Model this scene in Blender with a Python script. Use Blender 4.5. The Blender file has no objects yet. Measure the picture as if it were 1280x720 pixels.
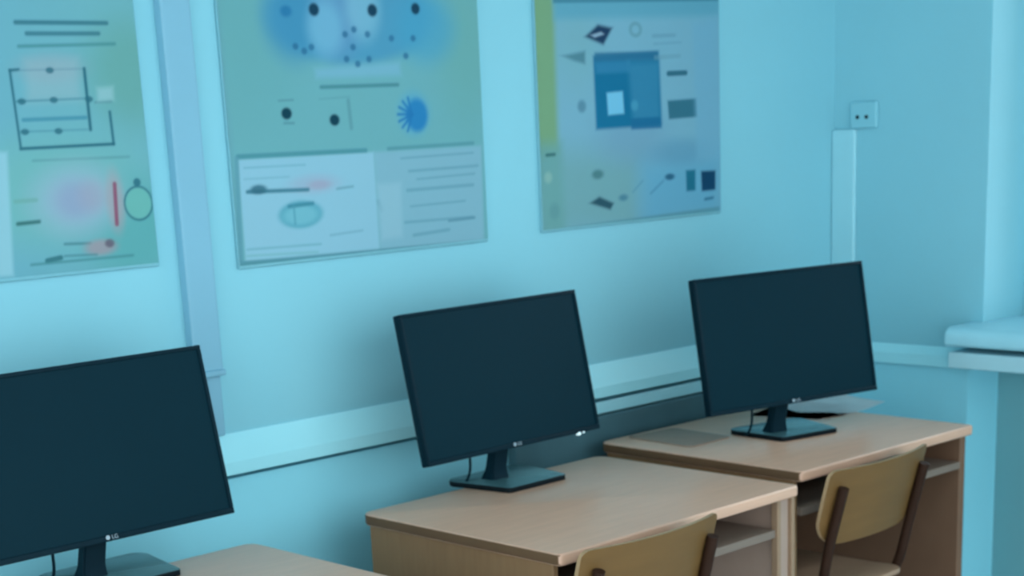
import bpy, bmesh, math, random
import numpy as np
from mathutils import Vector, Matrix

random.seed(4)
PI = math.pi
SC = bpy.context.scene
COL = SC.collection

# ------------------------------------------------------------------ camera
CAM_Z = 1.55
F_PX, PP_Y = 2114.5, 751.7            # focal length and principal row of the photograph (1280x720)
YAW, PITCH, ROLL = 0.75825, 0.27880, 0.04603
_cy, _sy, _cp, _sp, _cr, _sr = (math.cos(YAW), math.sin(YAW), math.cos(PITCH), math.sin(PITCH), math.cos(ROLL), math.sin(ROLL))
FWD = Vector((_sy * _cp, _cy * _cp, -_sp))
_right0 = Vector((_cy, -_sy, 0))
_down0 = FWD.cross(_right0)
RIGHT = _cr * _right0 + _sr * _down0
DOWN = -_sr * _right0 + _cr * _down0
cam_data = bpy.data.cameras.new('camera')
cam = bpy.data.objects.new('camera', cam_data)
COL.objects.link(cam)
m = Matrix.Identity(4)
for i in range(3):
    m[i][0], m[i][1], m[i][2] = RIGHT[i], -DOWN[i], -FWD[i]
m[2][3] = CAM_Z
cam.matrix_world = m
cam_data.sensor_fit = 'HORIZONTAL'
cam_data.sensor_width = 36
cam_data.lens = F_PX / 1280 * 36
cam_data.shift_y = (PP_Y - 360) / 1280
cam_data.clip_start = 0.05
SC.camera = cam
cam_data.dof.use_dof = True               # the photograph is slightly out of focus
cam_data.dof.focus_distance = 2.0
cam_data.dof.aperture_fstop = 9.5

# ------------------------------------------------------------------ world, lamps, exposure
SC.view_settings.view_transform = 'Standard'
SC.view_settings.look = 'None'
SC.view_settings.gamma = 1
SC.view_settings.exposure = 0.36
SC.view_settings.use_curve_mapping = False
LIGHT = np.array([0.80, 0.93, 1.0])     # overall tint of the daylight in the room
world = bpy.data.worlds.new('world')
SC.world = world
world.use_nodes = True
bg = world.node_tree.nodes['Background']
bg.inputs[0].default_value = (0.80, 0.93, 1.0, 1)
bg.inputs[1].default_value = 2.05
_wn = world.node_tree.nodes; _wl = world.node_tree.links      # a little brighter above the horizon
_tc = _wn.new('ShaderNodeTexCoord'); _sx = _wn.new('ShaderNodeSeparateXYZ'); _rp = _wn.new('ShaderNodeValToRGB')
_mr = _wn.new('ShaderNodeMapRange'); _mr.inputs[1].default_value = -0.35; _mr.inputs[2].default_value = 0.35
_rp.color_ramp.elements[0].color = (0.80 * 0.72, 0.93 * 0.72, 0.72, 1); _rp.color_ramp.elements[1].color = (0.80 * 1.25, 0.93 * 1.25, 1.25, 1)
_wl.new(_tc.outputs['Generated'], _sx.inputs[0]); _wl.new(_sx.outputs[2], _mr.inputs[0])
_wl.new(_mr.outputs[0], _rp.inputs[0]); _wl.new(_rp.outputs[0], bg.inputs[0])

def area(name, loc, rot, sx, sy, power, color):
    d = bpy.data.lights.new(name, 'AREA')
    d.shape = 'RECTANGLE'; d.size = sx; d.size_y = sy; d.energy = power; d.color = color
    o = bpy.data.objects.new(name, d); COL.objects.link(o)
    o.location = loc; o.rotation_euler = rot
    return o
# daylight through the window in the right-hand wall
area('window_daylight', (4.75, 1.70, 1.70), (0, PI / 2, 0), 1.5, 1.6, 5, (0.82, 0.94, 1.0))
# unseen ceiling lamps, added as soft fill light
LAMPS = [(1.2, 0.9), (3.0, 0.9)]
for lx, ly in LAMPS:
    area('ceiling_fill_light', (lx, ly, 2.90), (0, 0, 0), 1.2, 0.25, 1, (0.85, 0.95, 1.0))

# ------------------------------------------------------------------ helpers
def lin(c):
    c = np.asarray(c, float) / 255
    return np.where(c <= 0.04045, c / 12.92, ((c + 0.055) / 1.055) ** 2.4)
def alb(r, g, b):
    """paint colour whose look under the room's daylight is the given sRGB"""
    a = np.clip(lin((r, g, b)) / LIGHT, 0, 0.88)
    return (float(a[0]), float(a[1]), float(a[2]), 1)

def mat(name, color, rough=0.6, spec=0.5, noise=0.0, scale=30, bump=0.0, stretch=None, coat=0.0, metal=0.0):
    mt = bpy.data.materials.new(name); mt.use_nodes = True
    nt = mt.node_tree; b = nt.nodes['Principled BSDF']
    b.inputs['Base Color'].default_value = color
    b.inputs['Roughness'].default_value = rough
    b.inputs['Specular IOR Level'].default_value = spec
    b.inputs['Metallic'].default_value = metal
    if coat: b.inputs['Coat Weight'].default_value = coat; b.inputs['Coat Roughness'].default_value = 0.15
    if noise or bump:
        tc = nt.nodes.new('ShaderNodeTexCoord'); mp = nt.nodes.new('ShaderNodeMapping')
        nz = nt.nodes.new('ShaderNodeTexNoise')
        nz.inputs['Scale'].default_value = scale; nz.inputs['Detail'].default_value = 4
        if stretch: mp.inputs['Scale'].default_value = stretch
        nt.links.new(tc.outputs['Object'], mp.inputs[0]); nt.links.new(mp.outputs[0], nz.inputs[0])
        if noise:
            cr = nt.nodes.new('ShaderNodeValToRGB')
            lo = tuple(v * (1 - noise) for v in color[:3]) + (1,); hi = tuple(min(1, v * (1 + noise)) for v in color[:3]) + (1,)
            cr.color_ramp.elements[0].position = 0.3; cr.color_ramp.elements[1].position = 0.7
            cr.color_ramp.elements[0].color = lo; cr.color_ramp.elements[1].color = hi
            nt.links.new(nz.outputs[0], cr.inputs[0]); nt.links.new(cr.outputs[0], b.inputs['Base Color'])
        if bump:
            bp = nt.nodes.new('ShaderNodeBump'); bp.inputs['Strength'].default_value = bump; bp.inputs['Distance'].default_value = 0.002
            nt.links.new(nz.outputs[0], bp.inputs['Height']); nt.links.new(bp.outputs[0], b.inputs['Normal'])
    return mt

M = {}
M['wall'] = mat('blue wall paint', alb(119, 191, 211), 0.55, 0.3, 0.025, 1.6, 0.0)
M['wall_low'] = mat('blue wall brightened low', alb(130, 212, 234), 0.5, 0.3, 0.03, 2.0, 0.0)  # wall colour lightened to stand in for missing light low in the room
M['niche'] = mat('shade tinted niche', alb(104, 166, 178), 0.5, 0.2, 0.03, 2.0)  # darker, greener than the walls; shade under the sill is painted in
M['ledge'] = mat('grey ledge paint', alb(146, 200, 216), 0.45, 0.3, 0.03, 6)
M['trim'] = mat('pale blue trim paint', alb(146, 222, 240), 0.4, 0.4, 0.02, 6)
M['groove'] = mat('shadow gap filler', alb(70, 120, 140), 0.8, 0.1, 0.05, 20)
M['casing'] = mat('casing paint', alb(108, 168, 194), 0.45, 0.4, 0.03, 4)
M['white'] = mat('white plastic', alb(140, 208, 226), 0.35, 0.5, 0.02, 10)
M['sill'] = mat('white sill', alb(140, 206, 226), 0.3, 0.5, 0.03, 8)
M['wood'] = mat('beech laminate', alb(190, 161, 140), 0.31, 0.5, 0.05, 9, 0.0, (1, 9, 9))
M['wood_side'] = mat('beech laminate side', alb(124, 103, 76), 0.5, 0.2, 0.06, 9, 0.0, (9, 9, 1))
M['wood_edge_shaded'] = mat('edge banding', alb(92, 76, 58), 0.5, 0.12, 0.05, 20)  # side and back desktop edges darkened; shade is put into this colour
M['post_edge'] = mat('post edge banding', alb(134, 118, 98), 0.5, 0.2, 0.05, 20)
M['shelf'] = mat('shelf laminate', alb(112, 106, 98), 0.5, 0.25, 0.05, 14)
M['wood_post'] = mat('post laminate', alb(150, 138, 128), 0.45, 0.35, 0.05, 12)
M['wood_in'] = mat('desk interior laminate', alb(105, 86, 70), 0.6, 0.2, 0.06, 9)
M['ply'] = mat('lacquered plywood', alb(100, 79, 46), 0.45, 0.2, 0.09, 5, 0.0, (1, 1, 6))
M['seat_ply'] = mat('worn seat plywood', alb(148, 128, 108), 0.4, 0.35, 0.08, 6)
M['ply_edge'] = mat('plywood edge', alb(152, 134, 104), 0.5, 0.3, 0.05, 40)
M['tube'] = mat('dark brown tube', alb(44, 30, 22), 0.55, 0.1, 0.08, 30)
M['rubber'] = mat('black rubber', alb(30, 30, 32), 0.8, 0.2, 0.1, 40)
M['black'] = mat('black monitor plastic', alb(4, 32, 44), 0.5, 0.08, 0.06, 40)
M['screen'] = mat('switched off screen', alb(6, 38, 50), 0.45, 0.05, 0.03, 3)
M['gloss'] = mat('reflection tinted black plastic', alb(58, 96, 104), 0.2, 0.8, 0.05, 30)  # black plastic coloured teal to stand in for the reflected wall
M['edge_black'] = mat('matt black plastic', alb(10, 22, 28), 0.6, 0.1, 0.05, 30)
M['logo'] = mat('silver print', alb(130, 160, 175), 0.4, 0.5, 0.04, 50)
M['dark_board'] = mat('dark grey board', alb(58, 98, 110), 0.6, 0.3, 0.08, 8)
M['pad'] = mat('grey brown mat', alb(128, 120, 110), 0.6, 0.3, 0.06, 60)
M['paper'] = mat('paper', alb(206, 230, 240), 0.7, 0.2, 0.03, 20)
M['hole'] = mat('socket hole', alb(20, 45, 55), 0.8, 0.1, 0.1, 50)
M['floor'] = mat('pale grey linoleum', (0.68, 0.72, 0.74, 1), 0.5, 0.3, 0.08, 5)
M['ceiling'] = mat('dull white ceiling', alb(160, 176, 182), 0.9, 0.2, 0.02, 6)
M['board_back'] = mat('poster board', alb(110, 176, 194), 0.6, 0.1, 0.03, 20)

def emit_mat(name, color, strength):
    mt = mat(name, color, 0.4, 0.4, 0.02, 10)
    b = mt.node_tree.nodes['Principled BSDF']
    b.inputs['Emission Color'].default_value = color; b.inputs['Emission Strength'].default_value = strength
    return mt
M['led'] = emit_mat('white power light', (0.75, 0.95, 1, 1), 0.35)
M['fill_diffuser'] = emit_mat('fill lamp diffuser', (0.85, 0.95, 1, 1), 2.5)  # glowing face of the added fill lamps
def glass_mat():
    mt = bpy.data.materials.new('window glass'); mt.use_nodes = True
    nt = mt.node_tree; nt.nodes.clear()
    out = nt.nodes.new('ShaderNodeOutputMaterial'); mx = nt.nodes.new('ShaderNodeMixShader')
    tr = nt.nodes.new('ShaderNodeBsdfTransparent'); gl = nt.nodes.new('ShaderNodeBsdfGlossy')
    gl.inputs['Roughness'].default_value = 0.02; fr = nt.nodes.new('ShaderNodeFresnel')
    nt.links.new(fr.outputs[0], mx.inputs[0]); nt.links.new(tr.outputs[0], mx.inputs[1]); nt.links.new(gl.outputs[0], mx.inputs[2])
    nt.links.new(mx.outputs[0], out.inputs[0]); return mt
M['glass'] = glass_mat()

def obj(name, bm, material, parent=None, smooth=False):
    me = bpy.data.meshes.new(name)
    bmesh.ops.recalc_face_normals(bm, faces=bm.faces[:])
    bm.to_mesh(me); bm.free()
    for mt in (material if isinstance(material, (list, tuple)) else [material]):
        me.materials.append(M[mt])
    if smooth:
        me.polygons.foreach_set('use_smooth', [True] * len(me.polygons)); me.set_sharp_from_angle(angle=math.radians(38))
    o = bpy.data.objects.new(name, me); COL.objects.link(o)
    if parent: o.parent = parent
    return o
def tag(o, label=None, cat=None, group=None, kind=None):
    if label: o['label'] = label
    if cat: o['category'] = cat
    if group: o['group'] = group
    if kind: o['kind'] = kind
    return o
def thing(name, label, cat, loc=(0, 0, 0), rz=0, group=None):
    o = bpy.data.objects.new(name, None); COL.objects.link(o)
    o.empty_display_size = 0.1; o.location = loc; o.rotation_euler = (0, 0, rz)
    return tag(o, label, cat, group)
def box(bm, x0, x1, y0, y1, z0, z1, bevel=0.0, seg=2):
    r = bmesh.ops.create_cube(bm, size=1)
    vs = r['verts']
    for v in vs:
        v.co = Vector((x0 + (v.co.x + .5) * (x1 - x0), y0 + (v.co.y + .5) * (y1 - y0), z0 + (v.co.z + .5) * (z1 - z0)))
    if bevel:
        es = list({e for v in vs for e in v.link_edges})
        bmesh.ops.bevel(bm, geom=es, offset=bevel, segments=seg, profile=0.5, affect='EDGES')
    return bm
def boxes(*args):
    bm = bmesh.new()
    for a in args: box(bm, *a)
    return bm
def prism(bm, pts, z0, z1, bevel=0.0, corner=0.0, axis='z', seg=3):
    """extrude a polygon pts (2-D) from z0 to z1; axis names the extrusion axis"""
    def P(a, b, c): return {'z': (a, b, c), 'y': (a, c, b), 'x': (c, a, b)}[axis]
    lo = [bm.verts.new(P(a, b, z0)) for a, b in pts]
    f = bm.faces.new(lo)
    r = bmesh.ops.extrude_face_region(bm, geom=[f])
    up = [g for g in r['geom'] if isinstance(g, bmesh.types.BMVert)]
    d = Vector(P(0, 0, z1 - z0))
    for v in up: v.co += d
    if bevel:
        es = [e for e in bm.edges if (all(v in up for v in e.verts) or all(v in lo for v in e.verts))]
        bmesh.ops.bevel(bm, geom=es, offset=bevel, segments=seg, profile=0.5, affect='EDGES')
    return bm
def round_poly(pts, radii, n=6):
    """polygon with rounded corners"""
    out = []
    N = len(pts)
    for i in range(N):
        p = Vector(pts[i]); a = Vector(pts[i - 1]); b = Vector(pts[(i + 1) % N])
        r = radii[i] if isinstance(radii, (list, tuple)) else radii
        if r <= 0: out.append(tuple(p)); continue
        u = (a - p).normalized(); v = (b - p).normalized()
        ang = u.angle(v); t = r / math.tan(ang / 2)
        c = p + (u + v).normalized() * (r / math.sin(ang / 2))
        s = p + u * t - c; e = p + v * t - c
        a0 = math.atan2(s.y, s.x); a1 = math.atan2(e.y, e.x)
        d = (a1 - a0 + PI) % (2 * PI) - PI
        for k in range(n + 1):
            th = a0 + d * k / n
            out.append((c.x + r * math.cos(th), c.y + r * math.sin(th)))
    return out
def tube(bm, pts, r, n=12, cap=True):
    pts = [Vector(p) for p in pts]
    rings = []
    up = None
    for i, p in enumerate(pts):
        t = (pts[min(i + 1, len(pts) - 1)] - pts[max(i - 1, 0)]).normalized()
        if up is None:
            up = Vector((1, 0, 0)) if abs(t.x) < 0.9 else Vector((0, 1, 0))
        a = (up - t * up.dot(t)).normalized(); b = t.cross(a); up = a
        rings.append([bm.verts.new(p + r * (math.cos(2 * PI * k / n) * a + math.sin(2 * PI * k / n) * b)) for k in range(n)])
    for q, s in zip(rings, rings[1:]):
        for k in range(n): bm.faces.new((q[k], q[(k + 1) % n], s[(k + 1) % n], s[k]))
    if cap: bm.faces.new(rings[0][::-1]); bm.faces.new(rings[-1])
    return bm
def smooth_path(pts, n=5):
    pts = [Vector(p) for p in pts]; out = []
    for i in range(len(pts) - 1):
        p0, p1, p2, p3 = pts[max(i - 1, 0)], pts[i], pts[i + 1], pts[min(i + 2, len(pts) - 1)]
        for k in range(n):
            t = k / n
            out.append(0.5 * (2 * p1 + (p2 - p0) * t + (2 * p0 - 5 * p1 + 4 * p2 - p3) * t * t + (3 * p1 - p0 - 3 * p2 + p3) * t ** 3))
    return out + [pts[-1]]
def text_bm(body, size, extrude):
    cu = bpy.data.curves.new('lettering', 'FONT'); cu.body = body; cu.size = size; cu.extrude = extrude
    o = bpy.data.objects.new('lettering', cu); COL.objects.link(o)
    me = o.evaluated_get(bpy.context.evaluated_depsgraph_get()).to_mesh()
    bm = bmesh.new(); bm.from_mesh(me); o.to_mesh_clear()
    bpy.data.objects.remove(o); bpy.data.curves.remove(cu)
    return bm
def struct(name, bm, material, parent=None):
    o = obj(name, bm, material, parent)
    o['kind'] = 'structure'
    return o

# ------------------------------------------------------------------ the room shell
WY = 3.0          # face of the back wall
WX = 4.20         # face of the right wall
struct('floor', boxes((-1.6, 4.7, -1.6, 3.2, -0.1, 0.0)), 'floor')
struct('ceiling', boxes((-1.6, 4.7, -1.6, 3.2, 3.0, 3.1)), 'ceiling')
# back wall: upper face, a narrow open joint, lower face
struct('wall_back', boxes((-1.6, 4.7, WY - 0.01, WY + 0.2, 0.845, 3.0), (-1.6, 4.7, WY + 0.03, WY + 0.2, 0.832, 0.845)), 'wall')
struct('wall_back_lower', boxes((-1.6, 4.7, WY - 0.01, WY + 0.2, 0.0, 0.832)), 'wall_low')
struct('trim_1', prism(bmesh.new(), [(WY - 0.01, 0.845), (WY - 0.034, 0.845), (WY - 0.034, 0.872), (WY - 0.013, 0.930), (WY - 0.01, 0.930)], -1.6, WX, axis='x'), 'trim')
struct('baseboard_back', box(bmesh.new(), -1.6, WX, WY - 0.03, WY - 0.01, 0.0, 0.09, 0.004), 'wood_in')
# right wall with the window opening and the niche below it
WIN_Y0, WIN_Y1, WIN_Z0, WIN_Z1 = 0.75, 2.49, 0.90, 2.35
bm = boxes((WX, 4.7, WIN_Y1, WY - 0.01, 0.812, 3.0), (WX, 4.7, -1.6, WIN_Y0, 0.812, 3.0), (WX, 4.7, WIN_Y0, WIN_Y1, WIN_Z1, 3.0),
           (WX, 4.7, WIN_Y0, WIN_Y1, 0.812, WIN_Z0))
struct('wall_right', bm, 'wall')
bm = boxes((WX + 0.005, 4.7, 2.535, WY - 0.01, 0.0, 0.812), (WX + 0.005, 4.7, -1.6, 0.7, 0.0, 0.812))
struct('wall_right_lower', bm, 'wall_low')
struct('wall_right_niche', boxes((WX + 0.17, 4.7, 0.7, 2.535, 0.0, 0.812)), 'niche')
struct('trim_2', prism(bmesh.new(), [(WX, 0.815), (WX - 0.012, 0.815), (WX - 0.012, 0.845), (WX - 0.002, 0.870), (WX, 0.870)], -1.6, WY - 0.034, axis='y'), 'trim')

w = thing('window_1', 'bright window with white frame over a deep white sill in the right wall', 'window', (WX + 0.24, (WIN_Y0 + WIN_Y1) / 2, WIN_Z0))
w['kind'] = 'structure'
hy = (WIN_Y1 - WIN_Y0) / 2; hz = WIN_Z1 - WIN_Z0
bm = boxes((-0.03, 0.04, -hy, -hy + 0.07, 0, hz, 0.006), (-0.03, 0.04, hy - 0.07, hy, 0, hz, 0.006), (-0.03, 0.04, -hy + 0.07, hy - 0.07, 0, 0.07, 0.006),
           (-0.03, 0.04, -hy + 0.07, hy - 0.07, hz - 0.07, hz, 0.006), (-0.025, 0.035, -0.035, 0.035, 0.07, hz - 0.07, 0.006))
obj('window_frame', bm, 'white', w)
for s in (-1, 1):
    a, b_ = sorted((s * 0.035, s * (hy - 0.07)))
    obj('window_pane', boxes((0.0, 0.006, a, b_, 0.07, hz - 0.07)), 'glass', w)
prof = round_poly([(-0.135, -0.007), (0.18, -0.007), (0.18, 0.045), (-0.135, 0.045)], [0.012, 0.0, 0.0, 0.028])
bm = prism(bmesh.new(), [(a - 0.24, b_) for a, b_ in prof], 0, 1, axis='y')
for v in bm.verts: v.co.y = -hy - 0.07 + v.co.y * (2 * hy + 0.105)
obj('window_sill', bm, 'sill', w, True)
obj('ledge', boxes((-0.37, -0.24, -hy - 0.06, hy + 0.027, 0.835 - WIN_Z0, 0.878 - WIN_Z0, 0.003)), 'ledge', w)

# boxed-in pipe beside the first poster
bm = boxes((1.942, 2.012, 2.966, 2.992, 1.068, 3.0, 0.004), (1.940, 2.016, 2.962, 2.992, 1.058, 1.070, 0.003), (1.948, 2.008, 2.974, 2.992, 0.930, 1.059, 0.003))
struct('trim_3', bm, 'casing')

# ------------------------------------------------------------------ printed posters
def wall_pt(u, v, y=2.985):
    """point of the photograph (1280x720) -> metres on the poster plane"""
    d = RIGHT * ((u - 640) / F_PX) + DOWN * ((v - PP_Y) / F_PX) + FWD
    k = y / d.y
    return np.array([d.x * k, CAM_Z + d.z * k])

INK = np.array([0.83, 0.725, 0.76])
class Sheet:
    """printed sheet: inks laid over a paper colour, evaluated on a fine grid"""
    def __init__(s, x0, x1, z0, z1, paper, step=0.0026):
        s.x0, s.x1, s.z0, s.z1 = x0, x1, z0, z1
        s.nx = int((x1 - x0) / step) + 1; s.nz = int((z1 - z0) / step) + 1
        s.X, s.Z = np.meshgrid(np.linspace(x0, x1, s.nx), np.linspace(z0, z1, s.nz))
        s.C = np.ones(s.X.shape + (3,)) * np.array(alb(*paper)[:3]) * INK
    def ink(s, mask, c, a=1.0):
        k = (np.clip(mask, 0, 1) * a)[..., None]
        s.C = s.C * (1 - k) + np.array(alb(*c)[:3]) * INK * k
    @staticmethod
    def step(d, soft):                       # 1 inside (d<0), 0 outside
        t = np.clip(0.5 - d / soft, 0, 1); return t * t * (3 - 2 * t)
    def quad(s, pts, c, a=1.0, soft=0.008):  # convex polygon given by photo points
        P = [wall_pt(*p) for p in pts]; d = np.full(s.X.shape, -1e9)
        ctr = sum(P) / len(P)
        for i in range(len(P)):
            p, q = P[i], P[(i + 1) % len(P)]; e = (q - p) / np.linalg.norm(q - p); n = np.array([e[1], -e[0]])
            if (ctr - p) @ n > 0: n = -n
            d = np.maximum(d, (s.X - p[0]) * n[0] + (s.Z - p[1]) * n[1])
        s.ink(s.step(d, soft), c, a)
    def line(s, p, q, wpx, c, a=1.0, soft=0.005):
        P, Q = wall_pt(*p), wall_pt(*q); e = Q - P; L = max(np.linalg.norm(e), 1e-6); e = e / L
        t = np.clip((s.X - P[0]) * e[0] + (s.Z - P[1]) * e[1], 0, L)
        d = np.hypot(s.X - P[0] - t * e[0], s.Z - P[1] - t * e[1]) - wpx * 0.0008
        s.ink(s.step(d, soft), c, a)
    def oval(s, p, rx, ry, c, a=1.0, soft=0.5, ring=None):
        P = wall_pt(*p); d = np.hypot((s.X - P[0]) / (rx * 0.0021), (s.Z - P[1]) / (ry * 0.0016))
        d = (np.abs(d - 1) - ring) if ring else d - 1
        s.ink(s.step(d, soft), c, a)
    def fade(s, p, q, c, a=1.0):             # linear wash, 0 at p to full at q
        P, Q = wall_pt(*p), wall_pt(*q); e = Q - P
        t = ((s.X - P[0]) * e[0] + (s.Z - P[1]) * e[1]) / (e @ e)
        s.ink(np.clip(t, 0, 1), c, a)
    def build(s, name, parent, y):
        bm_v = np.stack([s.X.ravel(), np.full(s.X.size, y), s.Z.ravel()], 1)
        idx = np.arange(s.X.size).reshape(s.X.shape)
        quads = np.stack([idx[:-1, :-1], idx[:-1, 1:], idx[1:, 1:], idx[1:, :-1]], -1).reshape(-1, 4)
        me = bpy.data.meshes.new(name)
        me.from_pydata(bm_v.tolist(), [], quads.tolist())
        at = me.color_attributes.new('ink', 'FLOAT_COLOR', 'POINT')
        at.data.foreach_set('color', np.concatenate([s.C.reshape(-1, 3), np.ones((s.X.size, 1))], 1).astype(np.float32).ravel())
        mt = mat('printed ' + name, (1, 1, 1, 1), 0.5, 0.08)
        n = mt.node_tree.nodes.new('ShaderNodeVertexColor'); n.layer_name = 'ink'
        mt.node_tree.links.new(n.outputs[0], mt.node_tree.nodes['Principled BSDF'].inputs['Base Color'])
        me.materials.append(mt)
        o = bpy.data.objects.new(name, me); COL.objects.link(o); o.parent = parent
        o.matrix_parent_inverse = parent.matrix_world.inverted()
        return o

def poster(x0, x1, z0, z1, label):
    t = thing('wall_poster', label, 'poster', (x0, 2.99, z0), 0, 'teaching posters on the back wall')
    obj('backing_board', box(bmesh.new(), 0, x1 - x0, -0.0070, 0.0, 0, z1 - z0, 0.002, 1), 'board_back', t)
    bpy.context.view_layer.update()
    return t

DK = (38, 110, 128)
# --- poster with the circuit diagram
PX0, PX1 = 1.20, 1.893
t1 = poster(PX0, PX1, 1.293, 2.10, 'pale green poster with a circuit diagram and red ovals, at far left of the wall')
s = Sheet(PX0 + .003, PX1 - .003, 1.300, 2.097, (104, 184, 194))
s.fade((120, 20), (-40, 20), (96, 176, 205), .4)
s.oval((165, 90), 45, 60, (96, 172, 165), .8, 1.2)
s.oval((60, 240), 90, 60, (108, 190, 186), .7, 1.2)
s.oval((170, 290), 50, 60, (84, 176, 178), .8, 1.2)
s.quad([(-60, 190), (8, 190), (16, 345), (-60, 350)], (134, 206, 220), 1, .012)
s.line((18, 28), (132, 29), 5, DK, .8); s.line((32, 42), (122, 42), 5, DK, .75); s.line((22, 58), (142, 55), 4, (60, 140, 145), .7)
s.quad([(30, 75), (95, 73), (100, 125), (33, 128)], (128, 188, 198), .8, .03)
s.oval((62, 85), 32, 16, (138, 176, 188), .4, 1.2)
s.line((11, 88), (25, 186), 3, DK); s.line((11, 88), (22, 87), 3, DK); s.line((22, 88), (104, 86), 1.5, (90, 150, 165), .6)
s.line((104, 86), (112, 162), 4, DK); s.line((18, 127), (108, 123), 2, (64, 140, 155), .8)
s.line((28, 150), (106, 147), 4.5, (66, 150, 172), .9); s.line((24, 165), (108, 162), 2, (70, 150, 165), .7)
s.line((25, 186), (141, 180), 3.5, DK); s.line((136, 140), (141, 180), 3.5, DK); s.line((118, 128), (138, 127), 2.5, (64, 130, 140), .7)
for p in ((61, 88), (66, 125), (72, 164), (110, 124), (30, 165), (26, 127)): s.oval(p, 4, 3.5, DK, .85, .7)
s.quad([(120, 110), (140, 108), (141, 125), (121, 127)], (140, 205, 212), .7, .015)
s.line((40, 201), (160, 196), 3, (84, 158, 162), .7)
s.oval((95, 250), 44, 40, (138, 192, 210), .8, 1.1); s.oval((93, 250), 22, 22, (136, 166, 200), .7, 1.4); s.oval((115, 245), 14, 18, (148, 172, 192), .6, 1.4)
s.oval((143, 252), 9, 34, (160, 165, 172), .6, 1.0); s.line((142, 230), (145, 280), 5.5, (130, 80, 110), .9)
s.oval((172, 254), 14.5, 19, (100, 188, 182), 1, .3); s.oval((172, 254), 15, 20, DK, .95, .15, ring=.06)
s.oval((170, 228), 4, 5, DK, .9, .6)
s.line((21, 280), (48, 277), 4.5, (46, 112, 112), .9); s.line((18, 252), (44, 250), 5, (100, 172, 160), .6)
s.line((80, 305), (112, 304), 3, (60, 130, 140), .8); s.oval((125, 309), 16, 9, (150, 156, 166), .8, 1.0); s.oval((136, 304), 5, 5, (88, 90, 110), .8, .8)
s.line((58, 326), (75, 322), 6, (44, 116, 126), .9); s.line((38, 331), (165, 319), 3, (66, 144, 150), .8); s.line((80, 320), (120, 318), 2.5, (60, 130, 140), .7)
s.build('printed_sheet', t1, 2.9815)

# --- poster with the blue cloud and the white table
PX0, PX1 = 2.084, 2.803
t2 = poster(PX0, PX1, 1.268, 2.10, 'green poster with a blue cloud of dots above a white panel, between the other posters')
s = Sheet(PX0 + .003, PX1 - .003, 1.275, 2.097, (102, 182, 190))
s.oval((580, 60), 40, 90, (100, 178, 172), .6, 1.4); s.oval((300, 30), 60, 120, (96, 176, 180), .6, 1.4)
s.quad([(255, 0), (272, 0), (305, 330), (290, 330)], (98, 172, 186), .5, .02)
s.oval((440, 20), 108, 62, (74, 162, 196), 1, .35); s.oval((365, 25), 35, 50, (60, 150, 190), .8, 1.0); s.oval((530, 35), 40, 45, (66, 168, 204), .7, 1.0)
s.oval((420, 20), 30, 50, (92, 160, 200), .8, 1.0); s.oval((405, 35), 22, 34, (108, 190, 220), .8, 1.0); s.oval((452, 10), 22, 40, (120, 196, 220), .7, 1.0)
s.quad([(392, 86), (498, 78), (500, 94), (394, 98)], (114, 190, 214), .8, .02)
for p, r in (((391, 12), 6.5), ((464, 13), 6.5), ((518, 11), 6)): s.oval(p, r, r * 1.25, (14, 66, 92), 1, .6)
s.oval((356, 14), 7, 7, (30, 120, 170), .8, .9)
for p in ((430, 43), (441, 37), (458, 43), (440, 59), (432, 74), (446, 80), (460, 74), (368, 58), (379, 64), (388, 59), (488, 48), (506, 70), (515, 48)):
    s.oval(p, 3.6, 4.2, (36, 110, 150), .8, .9)
s.line((400, 109), (496, 106), 5, (70, 146, 156), .95)
s.oval((357, 142), 6.5, 7.5, (8, 66, 84), 1, .5); s.oval((417, 150), 6.5, 7.5, (8, 66, 84), 1, .5)
s.line((347, 126), (365, 125), 2.5, (80, 150, 158), .8); s.line((354, 154), (366, 154), 3, (70, 140, 150), .7)
s.line((434, 126), (438, 160), 6, (84, 156, 164), .7); s.line((398, 124), (436, 121), 2, (84, 160, 166), .5)
s.oval((516, 142), 20, 26, (66, 172, 216), .7, 1.0); s.oval((520, 144), 15, 22, (36, 136, 194), 1, .5)
for k in range(7):
    th = PI * (0.6 + 0.8 * k / 6); s.line((514, 143), (514 + 18 * math.cos(th), 143 - 22 * math.sin(th)), 3.5, (30, 124, 184), .9)
s.quad([(296, 200), (466, 190), (474, 318), (306, 326)], (134, 204, 224), 1, .008)
s.quad([(466, 190), (600, 182), (604, 302), (474, 318)], (122, 190, 208), 1, .012)
s.line((296, 196), (456, 188), 6, (74, 154, 166), 1); s.line((484, 186), (590, 179), 5, (80, 158, 168), .9)
s.line((304, 210), (380, 206), 2, (104, 178, 198), .8); s.line((304, 224), (360, 221), 2, (110, 180, 200), .7)
s.oval((392, 230), 30, 12, (145, 186, 210), .7, 1.1); s.oval((398, 231), 14, 6, (152, 172, 196), .7, 1.1)
s.line((308, 240), (384, 237), 5, (60, 130, 150), .95); s.oval((322, 237), 10, 6, (48, 112, 132), .9, .8); s.line((420, 236), (440, 233), 3, (96, 160, 178), .8)
s.oval((375, 268), 28, 18, (88, 176, 196), 1, .35); s.oval((375, 269), 21, 12, (110, 196, 212), .9, .6); s.line((360, 258), (390, 254), 5, (56, 140, 160), .8)
s.line((366, 258), (368, 280), 3, (76, 160, 180), .8)
s.line((412, 294), (452, 288), 3, (110, 176, 198), .7); s.line((308, 312), (400, 305), 2.5, (104, 178, 194), .8); s.line((308, 320), (396, 315), 3, (112, 190, 196), .7)
for k, (a, b_, z) in enumerate(((500, 590, 196), (510, 596, 212), (508, 590, 236), (512, 580, 256), (505, 590, 276), (516, 560, 292), (520, 592, 222))):
    s.line((a, z + 2), (b_, z - 5), 3 + k % 3, (98, 168, 186), .75)
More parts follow.
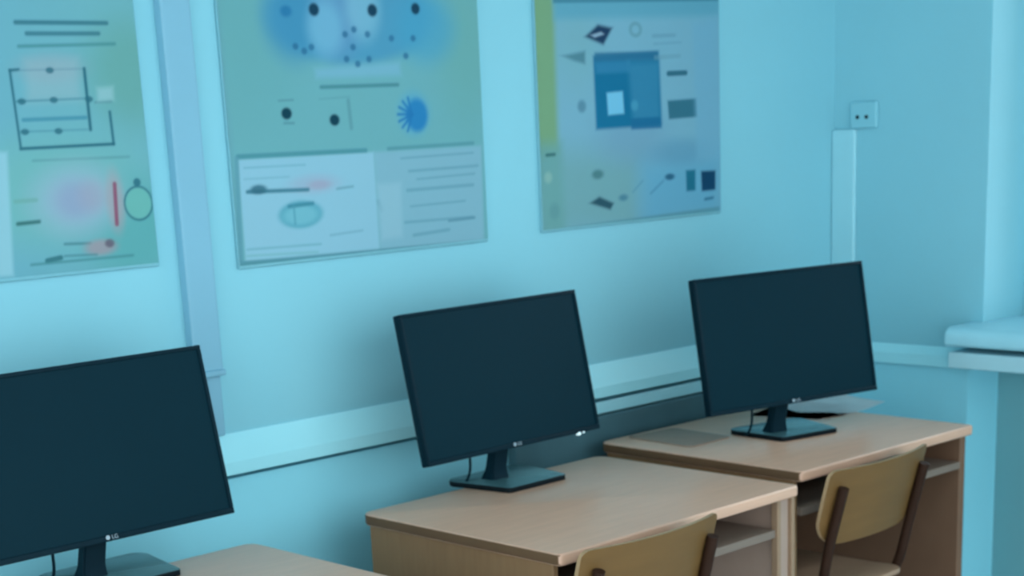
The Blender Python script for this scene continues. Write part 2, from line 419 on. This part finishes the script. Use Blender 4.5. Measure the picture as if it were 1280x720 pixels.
s.line((560, 276), (592, 272), 4, (72, 140, 160), .6); s.line((472, 252), (476, 262), 7, (100, 164, 186), .6); s.quad([(470, 230), (500, 228), (502, 296), (476, 300)], (140, 204, 220), .6, .02)
s.quad([(298, 327), (606, 299), (607, 304), (299, 333)], (78, 152, 166), .9, .006)
s.quad([(292, 196), (297, 196), (303, 330), (297, 331)], (88, 162, 178), .8, .006)
s.build('printed_sheet', t2, 2.9815)

# --- poster with the computer diagram
PX0, PX1 = 2.984, 3.672
t3 = poster(PX0, PX1, 1.274, 2.10, 'poster with yellow left edge and a blue computer diagram, nearest the window corner')
s = Sheet(PX0 + .003, PX1 - .003, 1.280, 2.097, (114, 186, 208))
s.quad([(690, 190), (800, 190), (800, 290), (690, 290)], (108, 176, 180), .8, .12)
s.quad([(800, 200), (900, 190), (900, 270), (800, 290)], (92, 178, 210), .8, .12)
s.oval((790, 170), 60, 40, (106, 168, 196), .6, 1.4); s.oval((850, 190), 50, 20, (88, 160, 190), .6, 1.3); s.oval((720, 60), 40, 60, (112, 184, 196), .7, 1.4)
s.quad([(640, -260), (682, -260), (697, 190), (668, 200)], (112, 174, 134), 1, .03); s.quad([(664, 180), (700, 180), (706, 292), (676, 296)], (100, 172, 170), .9, .05)
s.quad([(686, -50), (900, -50), (898, 20), (692, 24)], (84, 172, 196), .8, .03); s.quad([(688, -40), (899, -46), (899, 1), (690, 4)], (60, 138, 160), .9, .006)
s.quad([(740, 70), (822, 64), (826, 156), (744, 162)], (4, 118, 160), 1, .012)
s.quad([(742, 66), (820, 64), (821, 76), (742, 78)], (36, 118, 156), .9, .01)
s.quad([(742, 78), (786, 76), (787, 90), (744, 92)], (44, 138, 180), .8, .015); s.quad([(784, 78), (822, 76), (824, 150), (790, 152)], (46, 140, 178), .9, .03)
s.quad([(787, 148), (824, 146), (826, 160), (788, 162)], (16, 112, 158), .9, .008); s.oval((792, 132), 6, 8, (74, 174, 206), .6, 1)
s.quad([(757, 116), (777, 114), (779, 142), (759, 144)], (110, 206, 240), 1, .008)
s.quad([(730, 46), (746, 31), (764, 35), (753, 56)], (20, 62, 96), 1, .012); s.quad([(737, 44), (750, 40), (754, 43), (742, 47)], (140, 190, 212), .9, .006)
s.oval((793, 37), 9, 9, (92, 160, 172), .7, .5, ring=.3); s.line((815, 45), (842, 44), 6, (96, 164, 186), .6); s.line((816, 55), (850, 53), 4, (98, 166, 190), .5); s.line((818, 72), (848, 70), 7, (100, 166, 184), .5)
s.quad([(702, 70), (730, 64), (730, 80), (716, 76)], (70, 136, 152), .9, .012); s.oval((726, 133), 7, 9, (74, 138, 160), .8, .9)
s.line((834, 92), (856, 91), 8, (44, 112, 134), 1); s.quad([(833, 126), (869, 123), (870, 146), (835, 149)], (48, 120, 142), 1, .008)
s.line((682, 194), (692, 193), 5, (46, 110, 112), .9); s.oval((684, 222), 6, 8, (140, 200, 190), .6, 1); s.oval((692, 264), 8, 12, (80, 150, 156), .5, 1.1)
s.oval((746, 218), 10, 7, (66, 130, 136), .9, .9); s.quad([(736, 254), (748, 246), (766, 254), (762, 262)], (36, 88, 104), 1, .01); s.oval((778, 247), 8, 5, (68, 138, 160), .9, 1)
s.line((790, 240), (802, 226), 3, (78, 156, 180), .6); s.line((812, 242), (828, 226), 3.5, (70, 148, 180), .7); s.oval((836, 221), 9, 5, (32, 100, 132), .95, .8)
s.quad([(856, 213), (868, 212), (868, 238), (857, 239)], (26, 118, 146), 1, .008); s.quad([(875, 214), (893, 213), (893, 237), (876, 239)], (12, 70, 106), 1, .008)
s.line((880, 249), (890, 247), 4.5, (44, 120, 150), .9); s.quad([(864, 30), (896, 20), (900, 200), (870, 200)], (108, 184, 212), .7, .03)
s.quad([(678, 288), (898, 258), (898, 264), (678, 294)], (84, 158, 172), .8, .006)
s.build('printed_sheet', t3, 2.9815)

# ------------------------------------------------------------------ wall fittings
t = thing('cable_duct', 'pale vertical cable duct in the corner of the room above the dado', 'cable duct', (WX, 2.955, 0.872))
obj('duct_body', box(bmesh.new(), -0.016, 0, -0.045, 0.034, 0, 0.60, 0.004), 'white', t)
t = thing('wall_socket', 'small pale wall socket with two dark holes at the top of the corner duct', 'socket', (WX, 2.885, 1.505))
obj('socket_plate', box(bmesh.new(), -0.012, 0, -0.045, 0.045, -0.032, 0.042, 0.005, 3), 'wall', t)
for dy in (0.018, -0.012):
    bm = bmesh.new(); bmesh.ops.create_cone(bm, cap_ends=True, segments=20, radius1=0.0052, radius2=0.0052, depth=0.004)
    bmesh.ops.rotate(bm, verts=bm.verts, matrix=Matrix.Rotation(PI / 2, 3, 'Y')); bmesh.ops.translate(bm, verts=bm.verts, vec=(-0.0125, dy, 0.0))
    obj('socket_hole', bm, 'hole', t)
t = thing('cable_trunking', 'pale horizontal cable trunking along the wall just under the dado between the two right monitors', 'cable trunking', (2.82, 2.99, 0.803))
obj('trunking_body', box(bmesh.new(), 0, 1.36, -0.022, 0, 0, 0.031, 0.003), 'white', t)
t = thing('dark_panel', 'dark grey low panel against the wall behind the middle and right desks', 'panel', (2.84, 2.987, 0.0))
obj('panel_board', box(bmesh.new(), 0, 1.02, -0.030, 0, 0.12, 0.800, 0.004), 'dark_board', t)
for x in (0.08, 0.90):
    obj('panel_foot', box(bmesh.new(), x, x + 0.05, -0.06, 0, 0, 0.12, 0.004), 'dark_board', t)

# ------------------------------------------------------------------ desks
def make_desk(label, loc, w, d, rz, wide_right):
    """origin on the floor below the front left corner of the top"""
    t = thing('computer_desk', label, 'desk', loc, rz, 'computer desks along the back wall')
    T = 0.025
    pl = round_poly([(0, 0), (w, 0), (w, d), (0, d)], [0.012, 0.012, 0.03, 0.03])
    bm = prism(bmesh.new(), pl, 0.75 - T, 0.75, bevel=0.005)
    bm.normal_update()
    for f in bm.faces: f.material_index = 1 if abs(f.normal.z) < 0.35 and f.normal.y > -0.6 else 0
    obj('desktop', bm, ['wood', 'wood_edge_shaded'], t, True)
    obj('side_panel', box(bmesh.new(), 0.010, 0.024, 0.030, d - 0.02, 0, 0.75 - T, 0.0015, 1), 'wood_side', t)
    if wide_right:
        sp = obj('side_panel', box(bmesh.new(), w - 0.050, w - 0.010, 0.022, d - 0.02, 0, 0.75 - T, 0.0015, 1), 'wood_post', t)
        for x in (w - 0.062, w - 0.012):
            obj('edge_band', box(bmesh.new(), x, x + 0.012, 0.012, 0.030, 0, 0.75 - T, 0.002), 'post_edge', sp)
        xr = w - 0.062
    else:
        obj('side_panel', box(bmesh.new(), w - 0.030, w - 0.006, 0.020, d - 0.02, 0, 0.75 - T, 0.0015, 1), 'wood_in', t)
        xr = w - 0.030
    obj('light_blocking_panel', box(bmesh.new(), 0.024, xr, d - 0.06, d - 0.042, 0.15, 0.75 - T, 0.001, 1), 'wood_in', t)  # panel added to block light from behind and keep the interior dark
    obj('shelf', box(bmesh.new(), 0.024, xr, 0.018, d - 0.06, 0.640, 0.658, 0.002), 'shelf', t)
    return t
make_desk('tan wooden desk in the bottom left corner under the largest-looking monitor', (1.155, 2.165, 0), 0.75, 0.60, 0, True)
make_desk('tan wooden desk under the middle monitor, with a plywood chair pushed in', (2.200, 2.185, 0), 0.75, 0.60, 0, True)
make_desk('tan wooden desk under the right monitor, next to the window corner', (3.060, 2.262, 0), 0.705, 0.64, math.radians(-1.2), False)

# ------------------------------------------------------------------ monitors
def make_monitor(label, base, rz, scr, scr_yaw, tilt, roll, W, H, led):
    t = thing('computer_monitor', label, 'monitor', (base[0], base[1], 0.75), rz, 'black monitors on the desks')
    fd, bd, d = 0.090, 0.122, 0.095
    pl = round_poly([(-fd, -d), (fd, -d), (bd, d), (-bd, d)], [0.012, 0.012, 0.03, 0.03])
    bm = prism(bmesh.new(), pl, 0.0, 0.013, bevel=0.002)
    bm.normal_update()
    for f in bm.faces: f.material_index = 0 if f.normal.z > 0.5 else 1
    obj('base', bm, ['gloss', 'edge_black'], t, True)
    # screen pose in the base's frame
    Sw = Matrix.Translation((scr[0], scr[1], scr[2])) @ Matrix.Rotation(scr_yaw, 4, 'Z') @ Matrix.Rotation(-tilt, 4, 'X') @ Matrix.Rotation(-roll, 4, 'Y')
    Bw = Matrix.Translation((base[0], base[1], 0.75)) @ Matrix.Rotation(rz, 4, 'Z')
    L = Bw.inverted() @ Sw
    B = 0.0075
    # housing: a thin front frame and a fuller back
    bm = boxes((-W / 2, W / 2, 0.002, 0.020, -H / 2, H / 2, 0.003), (-W / 2, W / 2, -0.004, 0.002, -H / 2, -H / 2 + 0.011, 0.0015),
               (-W / 2, W / 2, -0.004, 0.002, H / 2 - B, H / 2, 0.0015), (-W / 2, -W / 2 + B, -0.004, 0.002, -H / 2 + 0.011, H / 2 - B, 0.0015),
               (W / 2 - B, W / 2, -0.004, 0.002, -H / 2 + 0.011, H / 2 - B, 0.0015))
    prism(bm, round_poly([(-0.19, -H / 2 + 0.03), (0.19, -H / 2 + 0.03), (0.15, H / 2 - 0.07), (-0.15, H / 2 - 0.07)], 0.03), 0.018, 0.046, axis='y')
    hs = obj('housing', bm, 'black', t, True); hs.matrix_local = L
    sc = obj('screen', boxes((-W / 2 + B, W / 2 - B, -0.0005, 0.004, -H / 2 + 0.011, H / 2 - B)), 'screen', t); sc.matrix_local = L
    bm = bmesh.new(); bmesh.ops.create_cone(bm, cap_ends=True, segments=24, radius1=0.0042, radius2=0.0042, depth=0.001)
    bmesh.ops.rotate(bm, verts=bm.verts, matrix=Matrix.Rotation(PI / 2, 3, 'X')); bmesh.ops.translate(bm, verts=bm.verts, vec=(-0.010, -0.0045, 0.0043))
    tb = text_bm('LG', 0.011, 0.0004)
    bmesh.ops.rotate(tb, verts=tb.verts, matrix=Matrix.Rotation(PI / 2, 3, 'X')); bmesh.ops.translate(tb, verts=tb.verts, vec=(-0.002, -0.0045, 0.0005))
    me = bpy.data.meshes.new('x'); tb.to_mesh(me); tb.free(); bm.from_mesh(me); bpy.data.meshes.remove(me)
    bmesh.ops.translate(bm, verts=bm.verts, vec=(0, 0, -H / 2 + 0.003))
    lg = obj('emblem', bm, 'logo', hs)
    if led:
        bm = boxes((0.194, 0.202, -0.006, 0.004, -H / 2 - 0.005, -H / 2 + 0.002, 0.0015), (0.212, 0.216, -0.005, 0.002, -H / 2 - 0.002, -H / 2 + 0.002, 0.001))
        tag(obj('power_light', bm, 'led', hs), 'small bright white power light')
    # neck: from the back of the housing down to the base
    p0 = L @ Vector((-0.010, 0.036, -H / 2 + 0.075)); p1 = L @ Vector((-0.012, 0.050, -H / 2 + 0.005))
    foot = Vector((p1.x - 0.010, p1.y + 0.006, 0.010))
    bm = bmesh.new(); rings = []
    for c, hw, hd in ((p0, 0.026, 0.011), (p1, 0.0235, 0.012), (Vector(p1) * 0.35 + foot * 0.65, 0.0235, 0.013), (foot, 0.026, 0.022)):
        rings.append([bm.verts.new(c + Vector((a * hw, b_ * hd, 0))) for a, b_ in ((-1, -1), (1, -1), (1, 1), (-1, 1))])
    for q, r in zip(rings, rings[1:]):
        for k in range(4): bm.faces.new((q[k], q[(k + 1) % 4], r[(k + 1) % 4], r[k]))
    bm.faces.new(rings[0]); bm.faces.new(rings[-1])
    bmesh.ops.bevel(bm, geom=[e for e in bm.edges], offset=0.003, segments=2, affect='EDGES')
    obj('neck', bm, 'black', t, True)
    # power cable dropping behind the screen to the desk
    c0 = L @ Vector((-0.085, 0.03, -H / 2 + 0.05))
    bm = tube(bmesh.new(), smooth_path([c0, (c0.x - 0.005, c0.y + 0.02, 0.10), (c0.x - 0.004, c0.y + 0.025, 0.04), (c0.x + 0.0, c0.y + 0.05, 0.005), (c0.x + 0.02, c0.y + 0.085, 0.006)]), 0.003, 8)
    obj('cable', bm, 'black', t, True)
    return t
make_monitor('black monitor at the left edge of the photo, cut off by the frame', (1.578, 2.752), 0, (1.553, 2.732, 0.995), -0.004, 0.203, 0.002, 0.54, 0.328, False)
make_monitor('black monitor on the middle desk with a bright white light at its lower right', (2.612, 2.747), 0, (2.602, 2.740, 0.996), 0.003, 0.208, 0.0, 0.54, 0.328, True)
make_monitor('black monitor on the right desk, turned a little away from the window', (3.430, 2.584), math.radians(-12), (3.393, 2.550, 0.998), -0.210, 0.187, 0.003, 0.54, 0.328, False)

# ------------------------------------------------------------------ chairs
def make_chair(label, loc, rz, zo=0.0):
    """faces +y, origin on the floor under the seat's middle"""
    t = thing('school_chair', label, 'chair', loc, rz, 'plywood school chairs pushed in at the desks')
    # backrest: bent plywood, ends swept forward, big lower corners
    Wb, z0, z1 = 0.396, 0.588 + zo, 0.772 + zo
    pl = round_poly([(-Wb / 2, z0), (Wb / 2, z0), (Wb / 2, z1), (-Wb / 2, z1)], [0.075, 0.075, 0.018, 0.018], 8)
    bm = bmesh.new()
    NX = 26; th = 0.009
    def half(x):                                     # z-range of the outline at x
        zs = []
        for (ax, az), (bx, bz) in zip(pl, pl[1:] + pl[:1]):
            if abs(ax - bx) > 1e-9 and min(ax, bx) - 1e-9 <= x <= max(ax, bx) + 1e-9:
                zs.append(az + (bz - az) * (x - ax) / (bx - ax))
        return (min(zs), max(zs)) if zs else (z0 + 0.075, z1 - 0.018)
    def bend(x, z): return -0.226 + 0.85 * x * x + 0.27 * (z1 - z)
    cols = []
    for i in range(NX + 1):
        x = -Wb / 2 + Wb * (0.5 - 0.5 * math.cos(PI * i / NX))
        lo, hi = half(x)
        col = []
        for j in range(9):
            z = lo + (hi - lo) * j / 8
            col.append((bm.verts.new((x, bend(x, z), z)), bm.verts.new((x, bend(x, z) + th, z))))
        cols.append(col)
    def face(vs, mi):
        try: bm.faces.new(vs).material_index = mi
        except ValueError: pass
    for a, b_ in zip(cols, cols[1:]):
        for j in range(8):
            face((a[j][0], b_[j][0], b_[j + 1][0], a[j + 1][0]), 0); face((a[j][1], a[j + 1][1], b_[j + 1][1], b_[j][1]), 0)
        face((a[8][0], b_[8][0], b_[8][1], a[8][1]), 1); face((a[0][0], a[0][1], b_[0][1], b_[0][0]), 1)
    for c, flip in ((cols[0], 0), (cols[-1], 1)):
        for j in range(8):
            f_ = (c[j][0], c[j + 1][0], c[j + 1][1], c[j][1]); face(f_ if not flip else f_[::-1], 1)
    obj('backrest', bm, ['ply', 'ply_edge'], t, True)
    # seat: slightly dished plywood with rounded corners
    pl = round_poly([(-0.165, -0.17), (0.165, -0.17), (0.142, -0.09), (0.142, 0.20), (-0.142, 0.20), (-0.142, -0.09)], [0.04, 0.04, 0.03, 0.05, 0.05, 0.03])
    obj('seat', prism(bmesh.new(), pl, 0.456, 0.468, bevel=0.003), 'seat_ply', t, True)
    sx = 0.166
    for s_ in (-1, 1):
        yb = bend(sx, 0.70) - 0.011
        up = smooth_path([(s_ * 0.155, -0.10, 0.443), (s_ * 0.158, -0.125, 0.446), (s_ * 0.162, -0.145, 0.488), (s_ * sx, bend(sx, z0) - 0.013, z0), (s_ * sx, bend(sx, z1 - 0.042) - 0.013, z1 - 0.042)])
        obj('back_upright', tube(bmesh.new(), up, 0.012), 'tube', t, True)
        for xa, ya, xb, yb_ in ((0.128, 0.15, 0.132, 0.185), (0.150, -0.12, 0.160, -0.20)):
            lg = obj('leg', tube(bmesh.new(), [(s_ * xa, ya, 0.443), (s_ * xb, yb_, 0.012)], 0.011), 'tube', t, True)
            obj('foot_cap', tube(bmesh.new(), [(s_ * xb, yb_, 0.03), (s_ * xb, yb_, 0.0)], 0.014), 'rubber', lg, True)
        obj('seat_rail', tube(bmesh.new(), [(s_ * 0.142, -0.12, 0.445), (s_ * 0.126, 0.16, 0.445)], 0.011), 'tube', t, True)
    obj('stretcher', tube(bmesh.new(), [(-0.130, 0.169, 0.20), (0.130, 0.169, 0.20)], 0.009), 'tube', t, True)
    obj('stretcher', tube(bmesh.new(), [(-0.155, -0.163, 0.20), (0.155, -0.163, 0.20)], 0.009), 'tube', t, True)
    return t
make_chair('plywood school chair at the middle desk, only its curved back showing at the bottom edge', (2.378, 2.300, 0), 0)
make_chair('plywood school chair at the right desk, seat visible below its curved back', (3.240, 2.365, 0), math.radians(1), -0.008)

# ------------------------------------------------------------------ small things
t = thing('mouse_pad', 'flat greyish brown mat on the right desk beside the monitor base', 'mat', (3.235, 2.775, 0.75), math.radians(-4))
pl = round_poly([(-0.085, -0.125), (0.075, -0.115), (0.075, 0.09), (-0.085, 0.10)], 0.015)
obj('pad_sheet', prism(bmesh.new(), pl, 0.0, 0.0035, bevel=0.001), 'pad', t, True)

def sheet_paper(label, loc, rz, w, d, curl, phase):
    bm = bmesh.new(); nx, ny = 14, 12; g = []
    for j in range(ny + 1):
        row = []
        for i in range(nx + 1):
            a, b_ = i / nx - .5, j / ny - .5
            z = curl * (max(0, a) ** 2 * 3.2 + max(0, b_) ** 2 * 2.0) + 0.35 * curl * max(0, math.sin(5 * a + 3 * b_ + phase)) * (abs(a) + .1)
            row.append(bm.verts.new((a * w, b_ * d, max(0.0, z))))
        g.append(row)
    for j in range(ny):
        for i in range(nx): bm.faces.new((g[j][i], g[j][i + 1], g[j + 1][i + 1], g[j + 1][i]))
    bmesh.ops.solidify(bm, geom=bm.faces[:], thickness=-0.0012)
    o = obj('paper_sheet', bm, 'paper', None, True); o.location = loc; o.rotation_euler = (0, 0, rz)
    return tag(o, label, 'paper', 'loose papers behind the right monitor')
sheet_paper('pale sheet lying flat behind the right monitor, lowest of the loose papers', (3.700, 2.740, 0.7515), math.radians(14), 0.21, 0.20, 0.0, 0.4)
sheet_paper('pale curled sheet behind the right monitor, topmost of the loose papers', (3.770, 2.690, 0.7535), math.radians(-12), 0.21, 0.20, 0.018, 1.8)

# ------------------------------------------------------------------ added ceiling fill lamps
for i, (lx, ly) in enumerate(LAMPS):
    t = thing('fill_lamp', 'added ceiling fill lamp above the room, out of view', 'ceiling light', (lx, ly, 2.92), 0, 'added ceiling fill lamps')
    obj('lamp_body', box(bmesh.new(), -0.62, 0.62, -0.15, 0.15, 0.03, 0.08, 0.01), 'white', t)
    obj('diffuser', box(bmesh.new(), -0.60, 0.60, -0.13, 0.13, 0.0, 0.03, 0.01), 'fill_diffuser', t)
